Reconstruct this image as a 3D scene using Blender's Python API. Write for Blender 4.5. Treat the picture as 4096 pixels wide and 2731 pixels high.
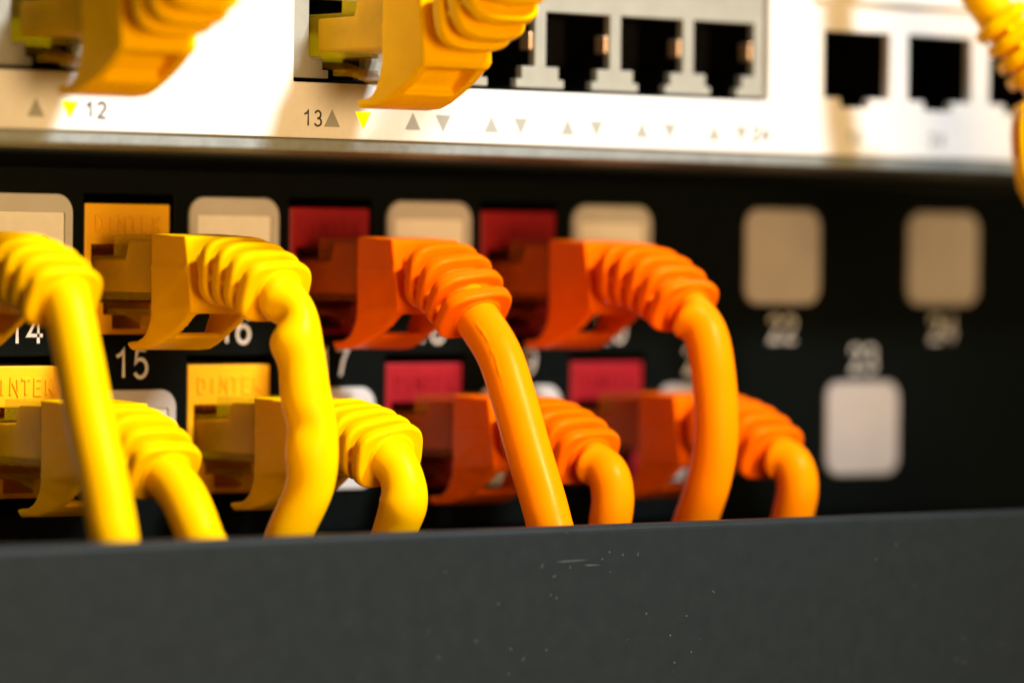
import bpy, bmesh, math, random
from mathutils import Vector, Matrix
random.seed(7)
for o in list(bpy.data.objects): bpy.data.objects.remove(o)
scene = bpy.context.scene
COL = scene.collection
S = 0.1            # all numbers below are millimetres; one scene unit is one centimetre
def mm(x, y, z): return Vector((x, y, z)) * S

# ------------------------------------------------------------------ camera
YAW, PITCH, ROLL = 0.6836, -0.0169, 0.0109
fwd = Vector((math.sin(YAW)*math.cos(PITCH), math.cos(YAW)*math.cos(PITCH), math.sin(PITCH)))
rt = Vector((math.cos(YAW), -math.sin(YAW), 0)); up = rt.cross(fwd)
rt, up = math.cos(ROLL)*rt + math.sin(ROLL)*up, -math.sin(ROLL)*rt + math.cos(ROLL)*up
cd = bpy.data.cameras.new('camera'); cam = bpy.data.objects.new('camera', cd); COL.objects.link(cam)
M = Matrix((rt, up, -fwd)).transposed().to_4x4(); M.translation = mm(-353.27, -518.27, 2.665)
cam.matrix_world = M
cd.sensor_width = 36; cd.lens = 157.51; cd.clip_start = 1; cd.clip_end = 1000
cd.dof.use_dof = True; cd.dof.focus_distance = 61.0; cd.dof.aperture_fstop = 0.090; cd.dof.aperture_blades = 9
scene.camera = cam

# ------------------------------------------------------------------ world and lamps
world = bpy.data.worlds.new('World'); scene.world = world; world.use_nodes = True
bg = world.node_tree.nodes['Background']; bg.inputs[0].default_value = (1, .62, .3, 1); bg.inputs[1].default_value = .10
def area(name, pos, target, size, power, color):
    l = bpy.data.lights.new(name, 'AREA'); l.shape = 'DISK'; l.size = size; l.energy = power; l.color = color
    o = bpy.data.objects.new(name, l); COL.objects.link(o)
    p = mm(*pos); d = mm(*target) - p
    o.location = p; o.rotation_euler = d.to_track_quat('-Z', 'Y').to_euler()
    return o
kl = bpy.data.lights.new('key_lamp', 'SPOT'); kl.energy = 610000; kl.color = (.95, 1, 1.06); kl.shadow_soft_size = 5.5
kl.spot_size = math.radians(29); kl.spot_blend = 1
ko = bpy.data.objects.new('key_lamp', kl); COL.objects.link(ko); ko.location = mm(230, -640, 600)
ko.rotation_euler = (mm(-5, -30, 12) - ko.location).to_track_quat('-Z', 'Y').to_euler()
area('warm_lamp', (-60, -860, -40), (20, 0, 0), 42, 65000, (1, .655, .30))
vs = scene.view_settings; vs.view_transform = 'Standard'; vs.look = 'None'; vs.exposure = 0; vs.gamma = 1
scene.render.engine = 'CYCLES'
scene.cycles.max_bounces = 10; scene.cycles.transmission_bounces = 8; scene.cycles.caustics_refractive = False

# ------------------------------------------------------------------ materials
def mat(name, color, rough=.45, spec=.4, bump=0, bscale=40, var=0, metallic=0, trans=0, sss=0, coat=0, ior=1.46):
    m = bpy.data.materials.new(name); m.use_nodes = True
    nt = m.node_tree; b = nt.nodes['Principled BSDF']
    b.inputs['Base Color'].default_value = (*color, 1); b.inputs['Roughness'].default_value = rough
    b.inputs['Specular IOR Level'].default_value = spec; b.inputs['Metallic'].default_value = metallic
    b.inputs['Transmission Weight'].default_value = trans; b.inputs['Coat Weight'].default_value = coat
    b.inputs['IOR'].default_value = ior
    if sss:
        b.inputs['Subsurface Weight'].default_value = sss; b.inputs['Subsurface Radius'].default_value = (.12, .05, .01)
        b.inputs['Subsurface Scale'].default_value = 1
    tc = nt.nodes.new('ShaderNodeTexCoord')
    if var:
        n = nt.nodes.new('ShaderNodeTexNoise'); n.inputs['Scale'].default_value = bscale*.12; n.inputs['Detail'].default_value = 6
        nt.links.new(tc.outputs['Object'], n.inputs['Vector'])
        r = nt.nodes.new('ShaderNodeValToRGB'); nt.links.new(n.outputs['Fac'], r.inputs['Fac'])
        r.color_ramp.elements[0].position = .3; r.color_ramp.elements[1].position = .7
        r.color_ramp.elements[0].color = (*[c*(1-var) for c in color], 1)
        r.color_ramp.elements[1].color = (*[min(1, c*(1+var)) for c in color], 1)
        nt.links.new(r.outputs['Color'], b.inputs['Base Color'])
        r2 = nt.nodes.new('ShaderNodeMapRange'); nt.links.new(n.outputs['Fac'], r2.inputs['Value'])
        r2.inputs['To Min'].default_value = rough*.8; r2.inputs['To Max'].default_value = rough*1.25
        nt.links.new(r2.outputs['Result'], b.inputs['Roughness'])
    if bump:
        n = nt.nodes.new('ShaderNodeTexNoise'); n.inputs['Scale'].default_value = bscale; n.inputs['Detail'].default_value = 4
        nt.links.new(tc.outputs['Object'], n.inputs['Vector'])
        bp = nt.nodes.new('ShaderNodeBump'); bp.inputs['Strength'].default_value = bump; bp.inputs['Distance'].default_value = .01
        nt.links.new(n.outputs['Fac'], bp.inputs['Height']); nt.links.new(bp.outputs['Normal'], b.inputs['Normal'])
    return m
YB = mat('yellow_boot_plastic', (.97, .515, .0), .38, .05, .12, 18, .05, sss=.12)
YC = mat('yellow_cable_jacket', (.98, .525, .0), .32, .10, .12, 14, .05, sss=.12)
OB = mat('orange_boot_plastic', (.97, .145, .0), .30, .12, .15, 16, .06, sss=.1)
OC = mat('orange_cable_jacket', (.99, .25, .0), .32, .12, .12, 14, .05, sss=.1)
CL = mat('clear_connector_plastic', (.72, .50, .0), .16, .12, .1, 6)
CLO = mat('clear_connector_plastic_orange_tint', (.50, .10, .0), .16, .12, .1, 6)
for _m in (CL, CLO): _m.node_tree.nodes['Principled BSDF'].inputs['Alpha'].default_value = .30
for _m, _t in ((YB, (1, .75, .12, 1)), (YC, (1, .85, .3, 1)), (OB, (1, .5, .12, 1)), (OC, (1, .62, .2, 1)), (CL, (1, .8, .4, 1)), (CLO, (1, .6, .35, 1))):
    _m.node_tree.nodes['Principled BSDF'].inputs['Specular Tint'].default_value = _t
YK = mat('yellow_wire_core', (.80, .42, .002), .5, .1, .3, 20, .2)
OK_ = mat('orange_wire_core', (.55, .08, .002), .5, .1, .3, 20, .2)
GOLD = mat('gold_contact', (.85, .55, .2), .3, .5, metallic=1)
YJ = mat('yellow_jack_plastic', (.90, .44, .002), .45, .3, .15, 30, .03)
RJ = mat('red_jack_plastic', (.28, .006, .011), .45, .3, .15, 30, .05)
PANEL = mat('black_panel_paint', (.0030, .0043, .0038), .45, .04, .4, 60, .15)
LABEL = mat('label_frame_plastic', (.52, .495, .46), .45, .35, .2, 20, .04)
COVER = mat('blank_cover_plastic', (.42, .38, .355), .45, .3, .2, 20, .04)
PAPER = mat('label_paper', (.82, .79, .72), .8, .1, .2, 60, .03)
INK = mat('white_ink', (.68, .65, .60), .5, .3, .1, 60, .06)
WHITE = mat('white_switch_paint', (.80, .79, .74), .5, .3, .25, 70, .02)
EDGE = mat('switch_chassis_metal', (.27, .30, .29), .45, .4, .4, 50, .1, metallic=.3)
BLOCK = mat('port_block_plastic', (.31, .305, .25), .45, .4, .2, 25, .06)
TAB = mat('shield_spring_metal', (.8, .55, .35), .35, .5, metallic=.7)
HOLE = mat('port_cavity', (.003, .003, .003), .6, .1, .1)
GREYINK = mat('grey_ink', (.34, .34, .30), .5, .3, .1)
DARKINK = mat('dark_ink', (.05, .045, .05), .5, .3, .1)
LIT = mat('lit_indicator', (.8, .75, .0), .6, .05)
lb = LIT.node_tree.nodes['Principled BSDF']; lb.inputs['Emission Color'].default_value = (1, 1, .0, 1); lb.inputs['Emission Strength'].default_value = .8
DARK = mat('rack_interior_paint', (.0015, .0015, .0015), .8, .05, .2, 30, .2)
def bar_material():
    m = mat('grey_duct_paint', (.0142, .0190, .0205), .40, .16, .07, 30, .05)
    nt = m.node_tree; b = nt.nodes['Principled BSDF']; tc = nt.nodes.new('ShaderNodeTexCoord')
    base = b.inputs['Base Color'].links[0].from_socket
    v = nt.nodes.new('ShaderNodeTexVoronoi'); v.inputs['Scale'].default_value = 4.5
    nt.links.new(tc.outputs['Object'], v.inputs['Vector'])
    sp = nt.nodes.new('ShaderNodeMath'); sp.operation = 'LESS_THAN'; sp.inputs[1].default_value = .06
    nt.links.new(v.outputs['Distance'], sp.inputs[0])
    n = nt.nodes.new('ShaderNodeTexNoise'); n.inputs['Scale'].default_value = .35; nt.links.new(tc.outputs['Object'], n.inputs['Vector'])
    g = nt.nodes.new('ShaderNodeMath'); g.operation = 'GREATER_THAN'; g.inputs[1].default_value = .56; nt.links.new(n.outputs['Fac'], g.inputs[0])
    mu = nt.nodes.new('ShaderNodeMath'); mu.operation = 'MULTIPLY'; nt.links.new(sp.outputs[0], mu.inputs[0]); nt.links.new(g.outputs[0], mu.inputs[1])
    mx = nt.nodes.new('ShaderNodeMix'); mx.data_type = 'RGBA'; nt.links.new(mu.outputs[0], mx.inputs[0])
    nt.links.new(base, mx.inputs[6]); mx.inputs[7].default_value = (.08, .088, .08, 1)
    nt.links.new(mx.outputs[2], b.inputs['Base Color'])
    return m
BAR = bar_material()
SCUFF = mat('scuffed_paint', (.06, .07, .07), .6, .2, .1)

# ------------------------------------------------------------------ object helpers
def link(name, me, m, parent=None, smooth=False):
    o = bpy.data.objects.new(name, me); COL.objects.link(o)
    if m: me.materials.clear(); me.materials.append(m)
    if smooth:
        for p in me.polygons: p.use_smooth = True
    if parent: o.parent = parent
    return o
def obj(name, bm, m, parent=None, smooth=False, bevel=0, seg=2):
    bmesh.ops.recalc_face_normals(bm, faces=bm.faces)
    bmesh.ops.scale(bm, vec=(S, S, S), verts=bm.verts)
    me = bpy.data.meshes.new(name); bm.to_mesh(me); bm.free()
    o = link(name, me, m, parent, smooth)
    if bevel:
        b = o.modifiers.new('bevel', 'BEVEL'); b.width = bevel*S; b.segments = seg; b.limit_method = 'ANGLE'; b.angle_limit = math.radians(35)
        b.harden_normals = False
    return o
def tag(o, label=None, cat=None, group=None, kind=None):
    if label: o['label'] = label
    if cat: o['category'] = cat
    if group: o['group'] = group
    if kind: o['kind'] = kind
    return o
def thing(name, loc, label, cat, group=None):
    o = bpy.data.objects.new(name, None); COL.objects.link(o); o.location = mm(*loc); o.empty_display_size = .5
    return tag(o, label, cat, group)
def copy_tree(o, parent=None):
    c = o.copy(); COL.objects.link(c); c.parent = parent
    for ch in [k for k in COL.objects if k.parent == o]: copy_tree(ch, c)
    return c
def box(bm, x0, x1, y0, y1, z0, z1, mtx=None):
    vs = [bm.verts.new((x, y, z)) for x in (x0, x1) for y in (y0, y1) for z in (z0, z1)]
    if mtx:
        for v in vs: v.co = mtx @ v.co
    for f in ((0,1,3,2),(4,6,7,5),(0,4,5,1),(2,3,7,6),(0,2,6,4),(1,5,7,3)): bm.faces.new([vs[i] for i in f])
def prism(bm, pts, x0, x1):
    """closed polygon pts (y, z) extruded along x"""
    a = [bm.verts.new((x0, y, z)) for y, z in pts]; b = [bm.verts.new((x1, y, z)) for y, z in pts]
    n = len(pts); bm.faces.new(a); bm.faces.new(b[::-1])
    for i in range(n): bm.faces.new((a[i], b[i], b[(i+1) % n], a[(i+1) % n]))
def plate(bm, xs, zs, solid, y0, y1):
    """sheet in the xz plane made of the solid cells of a grid, y0 front, y1 back"""
    V = {}
    def v(i, j, k):
        if (i, j, k) not in V: V[(i, j, k)] = bm.verts.new((xs[i], (y0, y1)[k], zs[j]))
        return V[(i, j, k)]
    nx, nz = len(xs)-1, len(zs)-1
    ok = lambda i, j: 0 <= i < nx and 0 <= j < nz and solid((xs[i]+xs[i+1])/2, (zs[j]+zs[j+1])/2)
    for i in range(nx):
        for j in range(nz):
            if not ok(i, j): continue
            for k in (0, 1): bm.faces.new((v(i,j,k), v(i+1,j,k), v(i+1,j+1,k), v(i,j+1,k)))
            for di, dj, a, b in ((-1,0,(0,0),(0,1)), (1,0,(1,0),(1,1)), (0,-1,(0,0),(1,0)), (0,1,(0,1),(1,1))):
                if not ok(i+di, j+dj):
                    p, q = (i+a[0], j+a[1]), (i+b[0], j+b[1])
                    bm.faces.new((v(*p,0), v(*q,0), v(*q,1), v(*p,1)))
    bmesh.ops.recalc_face_normals(bm, faces=bm.faces)
    bmesh.ops.dissolve_limit(bm, angle_limit=.01, verts=bm.verts, edges=bm.edges)
def holes_plate(bm, X0, X1, Z0, Z1, rects, y0, y1):
    xs = sorted({X0, X1} | {r[0] for r in rects} | {r[1] for r in rects}); zs = sorted({Z0, Z1} | {r[2] for r in rects} | {r[3] for r in rects})
    xs = [x for x in xs if X0 <= x <= X1]; zs = [z for z in zs if Z0 <= z <= Z1]
    plate(bm, xs, zs, lambda x, z: not any(a < x < b and c < z < d for a, b, c, d in rects), y0, y1)
def rrect(w, h, r, n=7):
    pts = []
    for cx, cz, a in ((w/2-r, h/2-r, 0), (-w/2+r, h/2-r, 90), (-w/2+r, -h/2+r, 180), (w/2-r, -h/2+r, 270)):
        for k in range(n+1):
            t = math.radians(a + 90*k/n); pts.append((cx + r*math.cos(t), cz + r*math.sin(t)))
    return pts
def slab(bm, pts, y0, y1, cx=0, cz=0):
    a = [bm.verts.new((cx+x, y0, cz+z)) for x, z in pts]; b = [bm.verts.new((cx+x, y1, cz+z)) for x, z in pts]
    n = len(pts); bm.faces.new(a); bm.faces.new(b[::-1])
    for i in range(n): bm.faces.new((a[i], b[i], b[(i+1) % n], a[(i+1) % n]))

# lettering drawn as strokes
def arc(cx, cy, rx, ry, a0, a1, n=18):
    return [(cx+rx*math.cos(math.radians(a0+(a1-a0)*k/n)), cy+ry*math.sin(math.radians(a0+(a1-a0)*k/n))) for k in range(n+1)]
G = {'1': [[(.08,.76),(.26,.83),(.38,1),(.38,0)]],
 '2': [arc(.29,.72,.25,.28,170,-38)+[(.06,0),(.58,0)]],
 '3': [arc(.28,.75,.22,.25,160,-85)+arc(.28,.26,.26,.26,85,-160)],
 '4': [[(.44,0),(.44,1),(.03,.28),(.62,.28)]],
 '5': [[(.53,1),(.15,1),(.08,.53)]+arc(.29,.33,.27,.33,128,-150)],
 '6': [arc(.30,.31,.26,.31,180,-180,26), [(.04,.34),(.07,.62),(.16,.86),(.32,1),(.46,.97),(.55,.84)]],
 '7': [[(.04,1),(.57,1),(.36,.58),(.23,0)]],
 '8': [arc(.3,.76,.22,.24,-90,270,24), arc(.3,.26,.26,.26,90,450,24)],
 '9': [arc(.30,.69,.26,.31,0,360,26), [(.56,.66),(.53,.38),(.44,.14),(.28,0),(.14,.03),(.05,.16)]],
 '0': [arc(.3,.5,.26,.5,90,450,30)],
 'X': [[(.02,0),(.58,1)],[(.02,1),(.58,0)]],
 'D': [[(.08,0),(.08,1),(.28,1)]+arc(.28,.5,.28,.5,85,-85,14)+[(.28,0),(.05,0)]],
 'I': [[(.3,0),(.3,1)]], 'N': [[(.06,0),(.06,1),(.54,0),(.54,1)]], 'T': [[(.0,1),(.6,1)],[(.3,1),(.3,0)]],
 'E': [[(.56,1),(.1,1),(.1,0),(.56,0)],[(.1,.52),(.5,.52)]], 'K': [[(.1,0),(.1,1)],[(.56,1),(.12,.42)],[(.24,.56),(.58,0)]]}
def stroke(bm, pts, w, y0, y1):
    n = len(pts); closed = (Vector(pts[0])-Vector(pts[-1])).length < 1e-4
    L, R = [], []
    for i in range(n):
        p = Vector(pts[i])
        a = (p - Vector(pts[i-1])) if i > 0 else (Vector(pts[-1])-Vector(pts[-2]) if closed else None)
        b = (Vector(pts[i+1]) - p) if i < n-1 else (Vector(pts[1])-Vector(pts[0]) if closed else None)
        a = a.normalized() if a is not None else b.normalized(); b = b.normalized() if b is not None else a
        t = (a+b); t = t.normalized() if t.length > .2 else a
        nn = Vector((-t.y, t.x)); k = min(1/max(.45, nn.dot(Vector((-a.y, a.x)))), 2)
        L.append(p + nn*w/2*k); R.append(p - nn*w/2*k)
    rows = [[bm.verts.new((q.x, y, q.y)) for q in (l, r) for y in (y0, y1)] for l, r in zip(L, R)]
    for p, q in zip(rows, rows[1:]):
        for i, j in ((0, 1), (1, 3), (3, 2), (2, 0)): bm.faces.new((p[i], p[j], q[j], q[i]))
    bm.faces.new([rows[0][i] for i in (0, 1, 3, 2)]); bm.faces.new([rows[-1][i] for i in (0, 2, 3, 1)])
def write(bm, text, cx, z0, h, wf, w, y0, y1, gap=.16):
    adv = (.6+gap)*h*wf; tw = adv*len(text) - gap*h*wf; x = cx - tw/2
    for k, ch in enumerate(text):
        for si, s in enumerate(G[ch]):
            pts = [(x + px*h*wf, z0 + w/2 + pz*(h-w)) for px, pz in s]
            stroke(bm, pts, w, y0 - .004*si, y1)
        x += adv

def remeshed(name, bm, voxel, smooth_it=4):
    """joins the overlapping solids of bm into one moulded skin"""
    bmesh.ops.recalc_face_normals(bm, faces=bm.faces)
    me = bpy.data.meshes.new('tmp'); bm.to_mesh(me); bm.free()
    t = bpy.data.objects.new('tmp', me); COL.objects.link(t)
    r = t.modifiers.new('r', 'REMESH'); r.mode = 'VOXEL'; r.voxel_size = voxel; r.adaptivity = 0
    dg = bpy.context.evaluated_depsgraph_get(); dg.update()
    out = bpy.data.meshes.new_from_object(t.evaluated_get(dg))
    bpy.data.objects.remove(t); bpy.data.meshes.remove(me)
    b2 = bmesh.new(); b2.from_mesh(out); bpy.data.meshes.remove(out)
    for _ in range(smooth_it): bmesh.ops.smooth_vert(b2, verts=b2.verts, factor=.5, use_axis_x=True, use_axis_y=True, use_axis_z=True)
    bmesh.ops.scale(b2, vec=(S, S, S), verts=b2.verts)
    me = bpy.data.meshes.new(name); b2.to_mesh(me); b2.free()
    for p in me.polygons: p.use_smooth = True
    return me

# ================================================================== SETTING
bm = bmesh.new()
box(bm, -260, 420, 95, 99, -220, 240)
box(bm, -260, 420, -20, 95, -160, -156)
tag(obj('rack_interior', bm, DARK), kind='structure')

PT = 17.6; ROW2 = -22.5
# ------------------------------------------------------------------ patch panel
panel = thing('patch_bay', (0, 0, -35), 'black patch panel with white port numbers and rounded label windows behind the cables', 'patch panel')
panel.location = (0, 0, 0)
holes = [(c*PT-7.6, c*PT+7.4, -7.7, 12.0) for c in (-4, -2, 0, 2, 4)] + \
        [(c*PT-7.6, c*PT+7.4, -7.7+ROW2, 12.0+ROW2) for c in (-5, -3, -1, 1, 3, 5)]
bm = bmesh.new(); holes_plate(bm, -110, 196, -36, 15.6, holes, 0, 1.6)
obj('faceplate', bm, PANEL, panel, bevel=.25)
bm = bmesh.new(); box(bm, -110, 196, 1.7, 22, 14.0, 15.5); box(bm, -110, 196, 1.7, 22, -36, -34.5)
obj('folded_edge', bm, PANEL, panel, bevel=.3)
def label_holder(c, z_top, paper):
    cx, cz = c*PT, z_top-7.4
    bm = bmesh.new()
    if paper:
        outer = rrect(15.7, 14.8, 2.6); 
        # frame ring with a shallow window
        inner = rrect(12.9, 10.4, .25)
        inner = [(x, z-.35) for x, z in inner]
        rows = [[bm.verts.new((cx+x*k, y, cz+z*k)) for x, z in P] for P, y, k in ((outer, .3, 1), (outer, -.35, 1), (outer, -.6, .975), (inner, -.6, 1), (inner, -.1, 1))]
        n = len(outer)
        for a, b in zip(rows, rows[1:]):
            for i in range(n): bm.faces.new((a[i], a[(i+1) % n], b[(i+1) % n], b[i]))
        h = obj('label_holder', bm, LABEL, panel)
        bm = bmesh.new(); slab(bm, [(x*.995, z*.995-.35) for x, z in rrect(12.9, 10.4, .25)], -.25, -.1, cx, cz)
        obj('label_paper', bm, PAPER, h)
        if c == -1 and z_top > 0:
            bm = bmesh.new(); write(bm, '9', cx+3.1, cz-2.1, 3.7, .9, .6, -.28, -.25); obj('label_mark', bm, DARKINK, h)
    else:
        P = rrect(15.7, 14.8, 2.6)
        rows = [[bm.verts.new((cx+x*k, y, cz+z*k)) for x, z in P] for y, k in ((.3, 1), (-.35, 1), (-.6, .975))]
        n = len(P)
        for a, b in zip(rows, rows[1:]):
            for i in range(n): bm.faces.new((a[i], a[(i+1) % n], b[(i+1) % n], b[i]))
        bm.faces.new(rows[-1])
        obj('label_holder', bm, COVER, panel)
for c in (-3, -1, 1, 3, 5): label_holder(c, 11.9, True)
for c in (7, 9): label_holder(c, 11.9, False)
for c in (-4, -2, 0, 2, 4): label_holder(c, -15.2, True)
for c in (6, 8): label_holder(c, -15.2, False)
for c in range(-4, 10):
    num = 15+c; z0 = -13.75 if c % 2 == 0 else -8.95
    bm = bmesh.new(); write(bm, str(num), c*PT+.4, z0, 4.35, .92, .5, -.04, .02, gap=.2)
    obj('port_number', bm, INK, panel)

# ------------------------------------------------------------------ keystone jacks
def make_jack(m):
    r = thing('keystone_jack', (0, 0, 0), '', 'network jack', 'keystone jacks in the patch panel')
    bm = bmesh.new()
    rects = [(-6.3, 5.7, -3.0, 5.0), (-4.2, 3.6, -4.7, -3.0), (-2.7, 2.1, -6.7, -4.7)]
    xs = [-7.45, -6.3, -4.2, -2.7, 2.1, 3.6, 5.7, 6.8]; zs = [-7.5, -6.7, -4.7, -3.0, 5.0, 10.7]
    plate(bm, xs, zs, lambda x, z: not any(a < x < b and c < z < d for a, b, c, d in rects), .1, 14)
    obj('body', bm, m, r, bevel=.22)
    bm = bmesh.new(); box(bm, -7.3, 6.6, 14.05, 15.4, -7.3, 10.5); obj('back_wall', bm, m, r)
    bm = bmesh.new(); write(bm, 'DINTEK', -.3, 6.5, 2.55, .92, .40, -.10, .16, gap=.22)
    obj('embossed_lettering', bm, m, r, bevel=.06, seg=1)
    for k in range(8):
        bm = bmesh.new(); x = -3.87+k*1.02
        prism(bm, [(1.2, 4.75), (1.2, 4.5), (10, 2.2), (10, 2.5)], x-.18, x+.18); obj('contact', bm, GOLD, r)
    return r
jy = make_jack(YJ); jr = make_jack(RJ)
used = set()
def place_jack(src, c, row, label):
    o = src if src.name not in used else copy_tree(src)
    used.add(src.name)
    o.location = mm(c*PT, 0, row*ROW2); o['label'] = label
    return o
place_jack(jy, 0, 0, 'yellow keystone jack above the number 15, in shade, top row')
place_jack(jy, -1, 1, 'bright yellow keystone jack cut by the left picture edge, bottom row')
place_jack(jy, -2, 0, 'yellow keystone jack above number 13, hidden behind the blurred yellow boot at the left edge')
place_jack(jy, 1, 1, 'bright yellow keystone jack below the number 16, bottom row')
place_jack(jr, 2, 0, 'dark red keystone jack above the number 17, right of the first bright yellow boot')
place_jack(jr, 4, 0, 'dark red keystone jack above the number 19, further right in the shaded top row')
place_jack(jr, 3, 1, 'bright red keystone jack below the number 18, behind the long straight orange cable')
place_jack(jr, 5, 1, 'bright red keystone jack below the number 20, rightmost jack of the bottom row')

# ------------------------------------------------------------------ network switch
SY = -28
sw = thing('network_switch', (0, 0, 0), 'white network switch face above the patch panel with rows of dark ports', 'network switch')
g2 = (7.5, 94.6, 27.3, 66); g1 = (-110, -22.9, 27.3, 66)
ups = [(105.8+17.4*k, 119.3+17.4*k, 28.3, 38.3) for k in range(4)]
nots = [(109.2+17.4*k, 115.2+17.4*k, 26.9, 28.3) for k in range(4)]
bm = bmesh.new(); holes_plate(bm, -115, 230, 19.7, 78, [g1, g2]+ups+nots, SY, SY+1.6)
obj('faceplate', bm, WHITE, sw, bevel=.2)
bm = bmesh.new(); box(bm, -115, 230, SY+.5, 120, 17.9, 19.65); box(bm, -115, 230, SY+4, 120, 19.7, 20.5)
obj('chassis_edge', bm, EDGE, sw, bevel=.35)
bm = bmesh.new(); box(bm, -115, 230, SY+22, SY+24, 20.6, 78); obj('inner_wall', bm, HOLE, sw)
def port_block(x_first, n, X0, X1):
    rects = []
    for k in range(n):
        cx = x_first + 13.97*k
        for z0, flip in ((27.5, 1), (42.5+12.4, -1)):
            f = lambda a, b: (z0+a, z0+b) if flip == 1 else (z0-b, z0-a)
            rects += [(cx-5.95, cx+5.95, *f(3.4, 11.2)), (cx-3.6, cx+3.6, *f(1.6, 3.4)), (cx-2.6, cx+2.6, *f(-.3, 1.6))]
    bm = bmesh.new()
    holes_plate(bm, X0+.4, X1-.3, 27.9, 55, rects, SY+.9, SY+2.3)
    b = obj('port_block', bm, BLOCK, sw, bevel=.15)
    bm = bmesh.new(); holes_plate(bm, X0+.5, X1-.4, 28.0, 54.9, rects, SY+2.35, SY+14); obj('port_walls', bm, HOLE, b)
    for k in range(n):
        cx = x_first + 13.97*k
        bm = bmesh.new(); box(bm, cx+5.3, cx+5.9, SY+1.3, SY+3.6, 33.3, 35.8); obj('shield_tab', bm, TAB, b, bevel=.15)
        bm = bmesh.new(); box(bm, cx-5.9, cx+5.9, SY+11, SY+13.5, 30.9, 38.6); obj('port_cavity', bm, HOLE, b)
    return b
port_block(16.6, 6, g2[0], g2[1]); port_block(-31.4-13.97*2, 3, g1[0]+45, g1[1])
bm = bmesh.new(); box(bm, 104.0, 175, SY+1.7, SY+16, 38.5, 40); box(bm, 104, 175, SY+1.7, SY+16, 25, 26.6)
for k in range(5): box(bm, 102.2+17.4*k, 105.6+17.4*k, SY+1.8, SY+16, 26.6, 38.5)
obj('uplink_port_block', bm, HOLE, sw)
# raised frame above the uplink ports
bm = bmesh.new(); box(bm, 103.5, 176, SY-.9, SY-.01, 42.6, 44.2); obj('uplink_ridge', bm, WHITE, sw, bevel=.3)
def triangle(cx, upw, m):
    bm = bmesh.new(); P = [(-1.35, -1.1), (1.35, -1.1), (0, 1.3)]
    if not upw: P = [(x, -z) for x, z in P]
    slab(bm, P, SY-.05, SY+.02, cx, 22.4); obj('port_arrow', bm, m, sw)
for k in range(6):
    triangle(14.0+13.97*k, True, GREYINK); triangle(19.35+13.97*k, False, LIT if k == 0 else GREYINK)
for k in range(3):
    triangle(-34-13.97*k, True, GREYINK); triangle(-28.7-13.97*k, False, LIT if k == 0 else GREYINK)
for t, cx, m in (('13', 10.7, DARKINK), ('24', 93.0, DARKINK), ('12', -24.7, DARKINK), ('1X', 112.0, GREYINK), ('2X', 129.4, GREYINK)):
    bm = bmesh.new(); write(bm, t, cx, 21.25, 2.4 if t != '13' else 2.3, .95, .27 if t == '13' else .42, SY-.05, SY+.02, gap=.25); obj('port_number', bm, m, sw)

# ------------------------------------------------------------------ cable duct cover
duct = thing('cable_duct_cover', (0, 0, 0), 'dark grey scuffed metal cover bar across the bottom, hiding the ends of the cables', 'cable duct')
bm = bmesh.new(); box(bm, -140, 152, -61, -58.2, -82, -31.9)
obj('front_wall', bm, BAR, duct, bevel=1.0, seg=5, smooth=False)
bm = bmesh.new(); box(bm, -140, 152, -58.1, -6, -82, -80); box(bm, -140, 152, -8.4, -6, -79.9, -40)
obj('tray', bm, DARK, duct, bevel=.2)
for x, z, l, a in ((27, -36.6, 6.2, 1), (32, -37.2, 3.2, -1), (24.6, -37.4, .9, 60), (26.6, -38.6, .8, 20), (41.5, -36.3, .6, 80), (55, -41.4, .7, -40), (21.5, -49.5, .8, 50)):
    bm = bmesh.new()
    ca, sa = math.cos(math.radians(a)), math.sin(math.radians(a))
    P = [(t*l*ca - s*sa, t*l*sa + s*ca) for t, s in ((0, 0), (.3, .10), (.7, .07), (1, 0), (.6, -.06), (.25, -.09))]
    slab(bm, P, -61.03, -60.99, x, z); obj('scuff', bm, SCUFF, duct)

# ------------------------------------------------------------------ patch cables
def smoothpath(P, n=10):
    P = [Vector(p) for p in P]; Q = [P[0]*2-P[1]] + P + [P[-1]*2-P[-2]]; out = []
    for i in range(1, len(Q)-2):
        p0, p1, p2, p3 = Q[i-1:i+3]
        for k in range(n):
            t = k/n
            out.append(.5*((2*p1) + (p2-p0)*t + (2*p0-5*p1+4*p2-p3)*t*t + (3*p1-p0-3*p2+p3)*t**3))
    out.append(P[-1]); return out
def tube(bm, P, rad, dents=(), seg=32, ref=Vector((1, 0, 0)), ell=None):
    """P world/local points, dents: (s, angle_deg, depth, width_s, width_deg) with s the fraction along"""
    N = len(P); rows = []; prev = ref
    for i, p in enumerate(P):
        t = (P[min(i+1, N-1)] - P[max(i-1, 0)]).normalized()
        a = (prev - t*prev.dot(t)).normalized(); prev = a; b = t.cross(a)
        s = i/(N-1); row = []
        for k in range(seg):
            th = 2*math.pi*k/seg; r = rad
            for ds, da, dd, ws, wa in dents:
                d = (math.degrees(th)-da+180) % 360 - 180
                r += dd*math.exp(-((s-ds)/ws)**2 - (d/wa)**2)
            row.append(bm.verts.new(p + (a*math.cos(th) + b*math.sin(th))*r))
        rows.append(row)
    for x, y in zip(rows, rows[1:]):
        for k in range(seg): bm.faces.new((x[k], x[(k+1) % seg], y[(k+1) % seg], y[k]))
    bm.faces.new(rows[0]); bm.faces.new(rows[-1][::-1])

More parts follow.
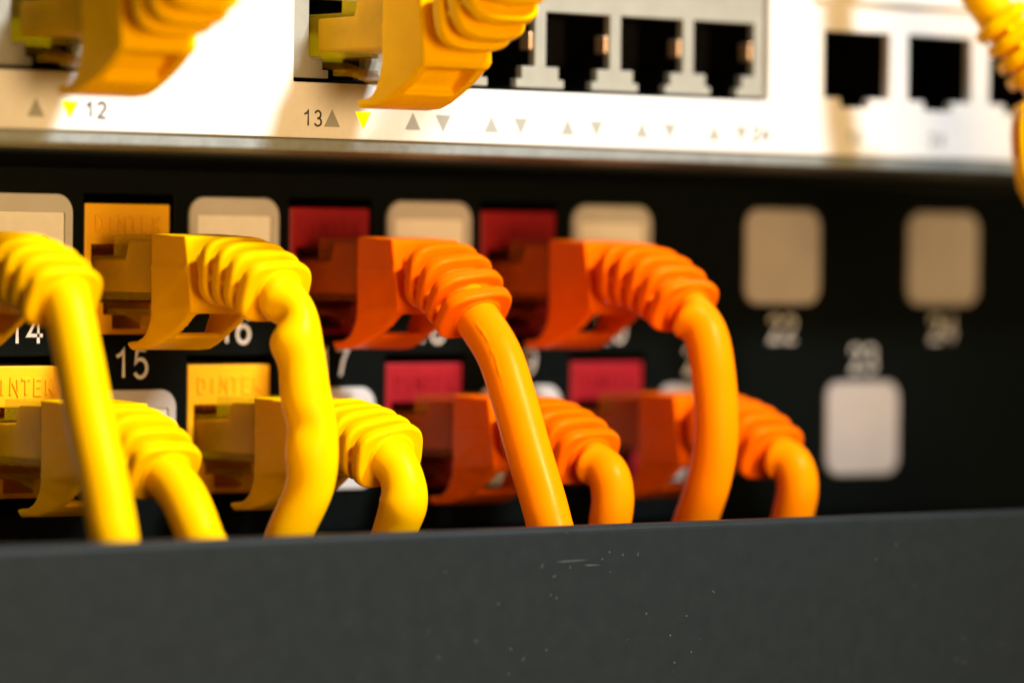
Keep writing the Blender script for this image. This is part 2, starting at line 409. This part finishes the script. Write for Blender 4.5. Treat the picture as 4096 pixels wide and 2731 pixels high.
def boot_mesh(solid=False):
    bm = bmesh.new()
    prism(bm, [(-13.5, 6.6), (-21.9, 6.2), (-22.5, 1), (-22.9, -3.3), (-22.3, -4.3), (-13.5, -4.2)], -5.95, 5.95)
    for s in (-1, 1):
        xs = sorted((s*5.95, s*4.45))
        prism(bm, [(-13.5, -3.0), (-13.5, 2), (-22.2, 2), (-22.7, -3.2), (-21.4, -4.7), (-19.6, -6.0), (-17.2, -7.3), (-14.6, -8.5), (-12.0, -9.3), (-8.9, -9.5), (-8.3, -9.1), (-8.3, -8.3),
                   (-10.7, -8.1), (-12.0, -7.1), (-12.9, -5.4)], *xs)
    prism(bm, [(-16.6, -7.6), (-14.6, -8.5), (-12.0, -9.3), (-8.9, -9.5), (-8.3, -9.1), (-8.3, -8.3), (-12.2, -8.2), (-15.8, -6.8)], -5.9, 5.9)
    if solid: prism(bm, [(-13.8, -3.4), (-18.6, -3.4), (-17.2, -5.2), (-15.2, -7.2), (-12.4, -8.6), (-12.9, -6)], -5.0, 5.0)
    for v in bm.verts:
        f = max(0, min(1, (-v.co.y-10)/9)) * max(0, min(1, (-2.2-v.co.z)/4))
        v.co.x *= 1 - (.08 if solid else .26)*f
    return remeshed('boot', bm, .22, 7)
BOOT = boot_mesh(); BOOT_SOLID = boot_mesh(True)
def superell(hw, hh, n=40, e=3.2):
    out = []
    for k in range(n):
        t = 2*math.pi*k/n; c, s = math.cos(t), math.sin(t)
        out.append((math.copysign(abs(c)**(2/e), c)*hw, math.copysign(abs(s)**(2/e), s)*hh))
    return out
def relief(pitches, yaw=0, roll=0, z0=1.6, step=2.45, scale_end=.87):
    """ribbed strain relief; returns mesh, last centre and last direction"""
    bm = bmesh.new(); c = Vector((0, -22.9, z0)); n = len(pitches)
    def frame(p, k):
        p, yw, rl = math.radians(p), math.radians(yaw*k), math.radians(roll*k)
        t = Vector((math.sin(yw)*math.cos(p), -math.cos(yw)*math.cos(p), -math.sin(p)))
        side = Vector((math.cos(yw), math.sin(yw), 0)); u = side.cross(t)
        if u.z < 0: u = -u
        return t, side*math.cos(rl) + u*math.sin(rl), u*math.cos(rl) - side*math.sin(rl)
    def loft(sections):
        rows = [[bm.verts.new(C + a*x + u*z) for x, z in P] for C, a, u, P in sections]
        for A, B in zip(rows, rows[1:]):
            m = len(A)
            for i in range(m): bm.faces.new((A[i], A[(i+1) % m], B[(i+1) % m], B[i]))
        bm.faces.new(rows[0]); bm.faces.new(rows[-1][::-1])
    t, a, u = frame(0, 0); info = []
    upper = lambda k: [(x, z+.8*k) for x, z in superell(4.5*k, 2.15*k, e=3)]
    lower = lambda k: superell(4.1*k, 3.3*k)
    co = [(c+Vector((0, 1.5, 0)), a, u, lower(1))]; cu = [(c+Vector((0, 1.5, 0)), a, u, upper(1))]
    for i in range(n):
        f = (i+1)/n; t, a, u = frame(pitches[i], f)
        c = c + t*step; k = 1 - (1-scale_end)*f
        info.append((c.copy(), t, a, u, k))
        co.append((c.copy(), a, u, lower(k))); cu.append((c.copy(), a, u, upper(k)))
    loft(co); loft(cu)
    for i, (c, t, a, u, k) in enumerate(info):
        hw, hh = 6.35*k, 4.85*k; th = .97
        j = random.uniform(.98, 1.02); hw *= j; hh /= j
        loft([(c - t*th, a, u, superell(hw*.95, hh*.94)), (c - t*th*.6, a, u, superell(hw, hh)), (c + t*th*.6, a, u, superell(hw, hh)), (c + t*th, a, u, superell(hw*.95, hh*.94))])
        if i < n-1:    # webs between neighbouring ribs on both flanks
            c2, t2, a2, u2, k2 = info[i+1]
            P = [(x, z-.5*k) for x, z in superell(5.75*k, 1.1*k, 24, e=2.4)]
            loft([(c, a, u, P), (c2, a2, u2, P)])
    c, t, a, u, k = info[-1]
    loft([(c, a, u, superell(3.9, 3.5, e=2.2)), (c + t*1.3, a, u, superell(3.5, 3.3, e=2.1))])
    return remeshed('strain_relief', bm, .16, 3), c, t

def connector_parts(root, core_mat):
    CL_ = CL if core_mat is YB else CLO
    bm = bmesh.new()
    prism(bm, [(7.5, 3.5), (-4.4, 3.5), (-4.4, 6.4), (-13.7, 6.4), (-13.7, -2.6), (7.5, -2.6)], -5.75, 5.75)
    shell = obj('connector', bm, CL_, root, bevel=.3)
    bm = bmesh.new()
    prism(bm, [(1.5, 2.9), (-6.6, 3.0), (-7.4, 5.6), (-13.6, 5.7), (-13.6, -1.5), (1.5, -1.5)], -5.3, 5.3)
    obj('wire_core', bm, YK if core_mat is YB else OK_, shell, bevel=.3)
    bm = bmesh.new()
    prism(bm, [(5.5, -2.75), (5.5, -3.5), (1.0, -4.3), (-4.0, -5.6), (-11.5, -7.9), (-11.6, -7.2), (-4.0, -4.8), (1.5, -3.3), (3.5, -2.75)], -1.7, 1.7)
    box(bm, -2.9, 2.9, -1.5, 1.2, -4.8, -3.9)
    obj('latch', bm, CL_, shell, bevel=.15)

def patch_cable(loc, boot_mat, jacket_mat, pitches, cable_pts, label, group, yaw=0, roll=0, rad=3.05, dents=(), seg=32, z0=1.6, name='patch_cable', rot=None, step=None):
    """cable_pts are scene positions in mm of the run after the strain relief"""
    r = thing(name, loc, label, 'network cable', group)
    if rot is not None: r.rotation_euler = rot.to_euler()
    b = link('boot', (BOOT if abs(loc[1]) < 1 else BOOT_SOLID).copy(), boot_mat, r)
    step = step or (2.9 if len(pitches) == 4 else 2.78)
    me, c, t = relief(pitches, yaw, roll, z0, step)
    link('strain_relief', me, boot_mat, b)
    connector_parts(r, boot_mat)
    L = Vector(loc)
    P = [c - t*2.5, c + t*1.2]
    for q in cable_pts:
        q = Vector(q) - L
        P.append(rot.inverted() @ q if rot is not None else q)
    path = smoothpath(P, 14)
    bm = bmesh.new(); tube(bm, path, rad, dents, seg)
    bmesh.ops.smooth_vert(bm, verts=bm.verts, factor=.3, use_axis_x=True, use_axis_y=True, use_axis_z=True)
    o = obj('jacket', bm, jacket_mat, r, smooth=True)
    return r
GY, GO = 'yellow cables in the patch panel', 'orange cables in the patch panel'
# top row
patch_cable((0, 0, 0), YB, YC, [3, 9, 16, 25],
    [(.1, -38.6, -4.4), (.2, -40.2, -9.2), (.4, -41.3, -14.4), (1.0, -42.3, -20.1), (1.0, -41.6, -26.5), (-1, -39.0, -34), (-3, -36, -45), (-5, -34, -70)],
    'yellow cable in the jack above number 15, kinked, crossing the number 16 cable', GY, rad=3.1, roll=3,
    dents=[(.15, 180, .5, .03, 60), (.22, 185, -1.2, .035, 60), (.30, 190, 1.0, .045, 70), (.46, 190, .6, .09, 80), (.53, 150, -.5, .03, 50), (.60, 190, 1.0, .07, 60)])
patch_cable((2*PT, 0, 0), OB, OC, [10, 24, 36, 45],
    [(35.4, -38.3, -9.5), (35.3, -41.8, -15.6), (35.3, -45.2, -22.8), (35.2, -49.7, -32), (35.2, -53, -42), (35.2, -54.0, -70)],
    'long straight orange cable, sharpest in focus, crossing in front of the number 18 cable', GO, rad=3.15, roll=12, seg=128,
    dents=[(.21+.013*k, 148+random.uniform(-3, 3), random.choice((.0, .10, .16, .2)), .006, 2.6) for k in range(16)])
patch_cable((4*PT, 0, 0), OB, OC, [3, 9, 17, 25, 33],
    [(70.8, -41.3, -6.8), (70.6, -43.4, -13.0), (70.5, -44.2, -20.5), (70.4, -43.0, -27), (70.0, -40.2, -34), (69, -36, -45), (68, -34, -70)],
    'bowed orange cable plugged in above number 19, right of the long straight one', GO, rad=3.15, step=2.95,
    dents=[(.125, 180, -1.3, .022, 60), (.185, 180, 1.1, .025, 60)])
patch_cable((-2*PT, 0, 0), YB, YC, [2, 8, 14, 21, 29],
    [(-35.3, -40.2, -9), (-35.3, -43.2, -17.4), (-35.2, -46.4, -25.6), (-35.2, -49.0, -33.5), (-35.2, -51, -43), (-35.2, -52, -70)],
    'strongly blurred yellow cable at the left edge, its thick run crossing the next cable', GY, rad=3.2)
# bottom row
patch_cable((-PT, 0, ROW2), YB, YC, [5, 14, 24, 34],
    [(-17.6, -38.9, -28.2), (-17.6, -42.6, -33.2), (-17.6, -46.5, -40), (-17.6, -49, -70)],
    'yellow cable below number 15, slanting right just behind the blurred left cable', GY, rad=3.15)
patch_cable((PT, 0, ROW2), YB, YC, [2, 6, 11, 16, 22],
    [(17.8, -39.7, -26.6), (17.9, -40.2, -29.6), (17.4, -38.6, -33.5), (16.5, -36, -42), (16, -35, -70)],
    'short creased yellow cable below number 16, just left of the orange cables', GY, rad=3.0, roll=12, z0=2.0,
    dents=[(.18, 200, .5, .06, 60), (.5, 190, .7, .12, 60)])
patch_cable((3*PT, 0, ROW2), OB, OC, [3, 8, 14, 20, 28],
    [(52.9, -41.0, -26.2), (52.9, -42.3, -29.4), (52.5, -42.2, -33.5), (52, -41, -42), (51.5, -40, -70)],
    'short orange cable below number 18, just right of the long straight one', GO, rad=3.0, z0=2.0, roll=4,
    dents=[(.16, 180, -.7, .03, 50), (.24, 180, .9, .03, 50)])
patch_cable((5*PT, 0, ROW2), OB, OC, [3, 8, 14, 20, 28],
    [(88.3, -40.6, -25.6), (88.4, -41.9, -28.8), (88.0, -41.2, -33.5), (87, -39, -42), (86, -38, -70)],
    'rightmost orange cable, short and blurred, emerging behind the bowed one', GO, rad=3.0, z0=2.0,
    dents=[(.18, 180, -.7, .03, 50), (.26, 180, 1.0, .05, 55)])
# plugs in the switch
GS = 'yellow cables in the white switch'
patch_cable((16.6, -29.6, 33.0), YB, YC, [-9, -21, -33, -45],
    [(20, -73, 50), (29, -79, 58), (40, -84, 70), (55, -88, 90)],
    'yellow cable plugged into the white switch above the printed 13', GS, z0=2.0)
patch_cable((-31.4, -29.6, 33.2), YB, YC, [-7, -17, -28, -41],
    [(-31, -73, 52), (-31, -77, 62), (-31, -78, 90)],
    'blurred yellow cable plugged into the white switch at the top left corner', GS, z0=2.0)
# loose cable end hanging in the top right corner: local -y runs up-left, local -z runs down-left
ydir = (rt*-.52 + up*.85).normalized(); zdir = (rt*.85 + up*.52).normalized()
yv = -ydir; xv = yv.cross(zdir).normalized(); rotm = Matrix((xv, yv, zdir)).transposed()
tipc = Vector((118.8, -55, 34.0))      # middle of the ribs
loc = tipc - rotm @ Vector((0, -29, 0))
E_pts = [tipc - rotm @ Vector((0, 14, -1)), tipc - rotm @ Vector((0, 24, -6)), tipc - rotm @ Vector((0, 50, -20))]
patch_cable(tuple(loc), YB, YC, [0, 2, 5, 8], [tuple(p) for p in E_pts],
    'blurred yellow cable end hanging at the top right corner beside the last switch port', GS, rot=rotm)
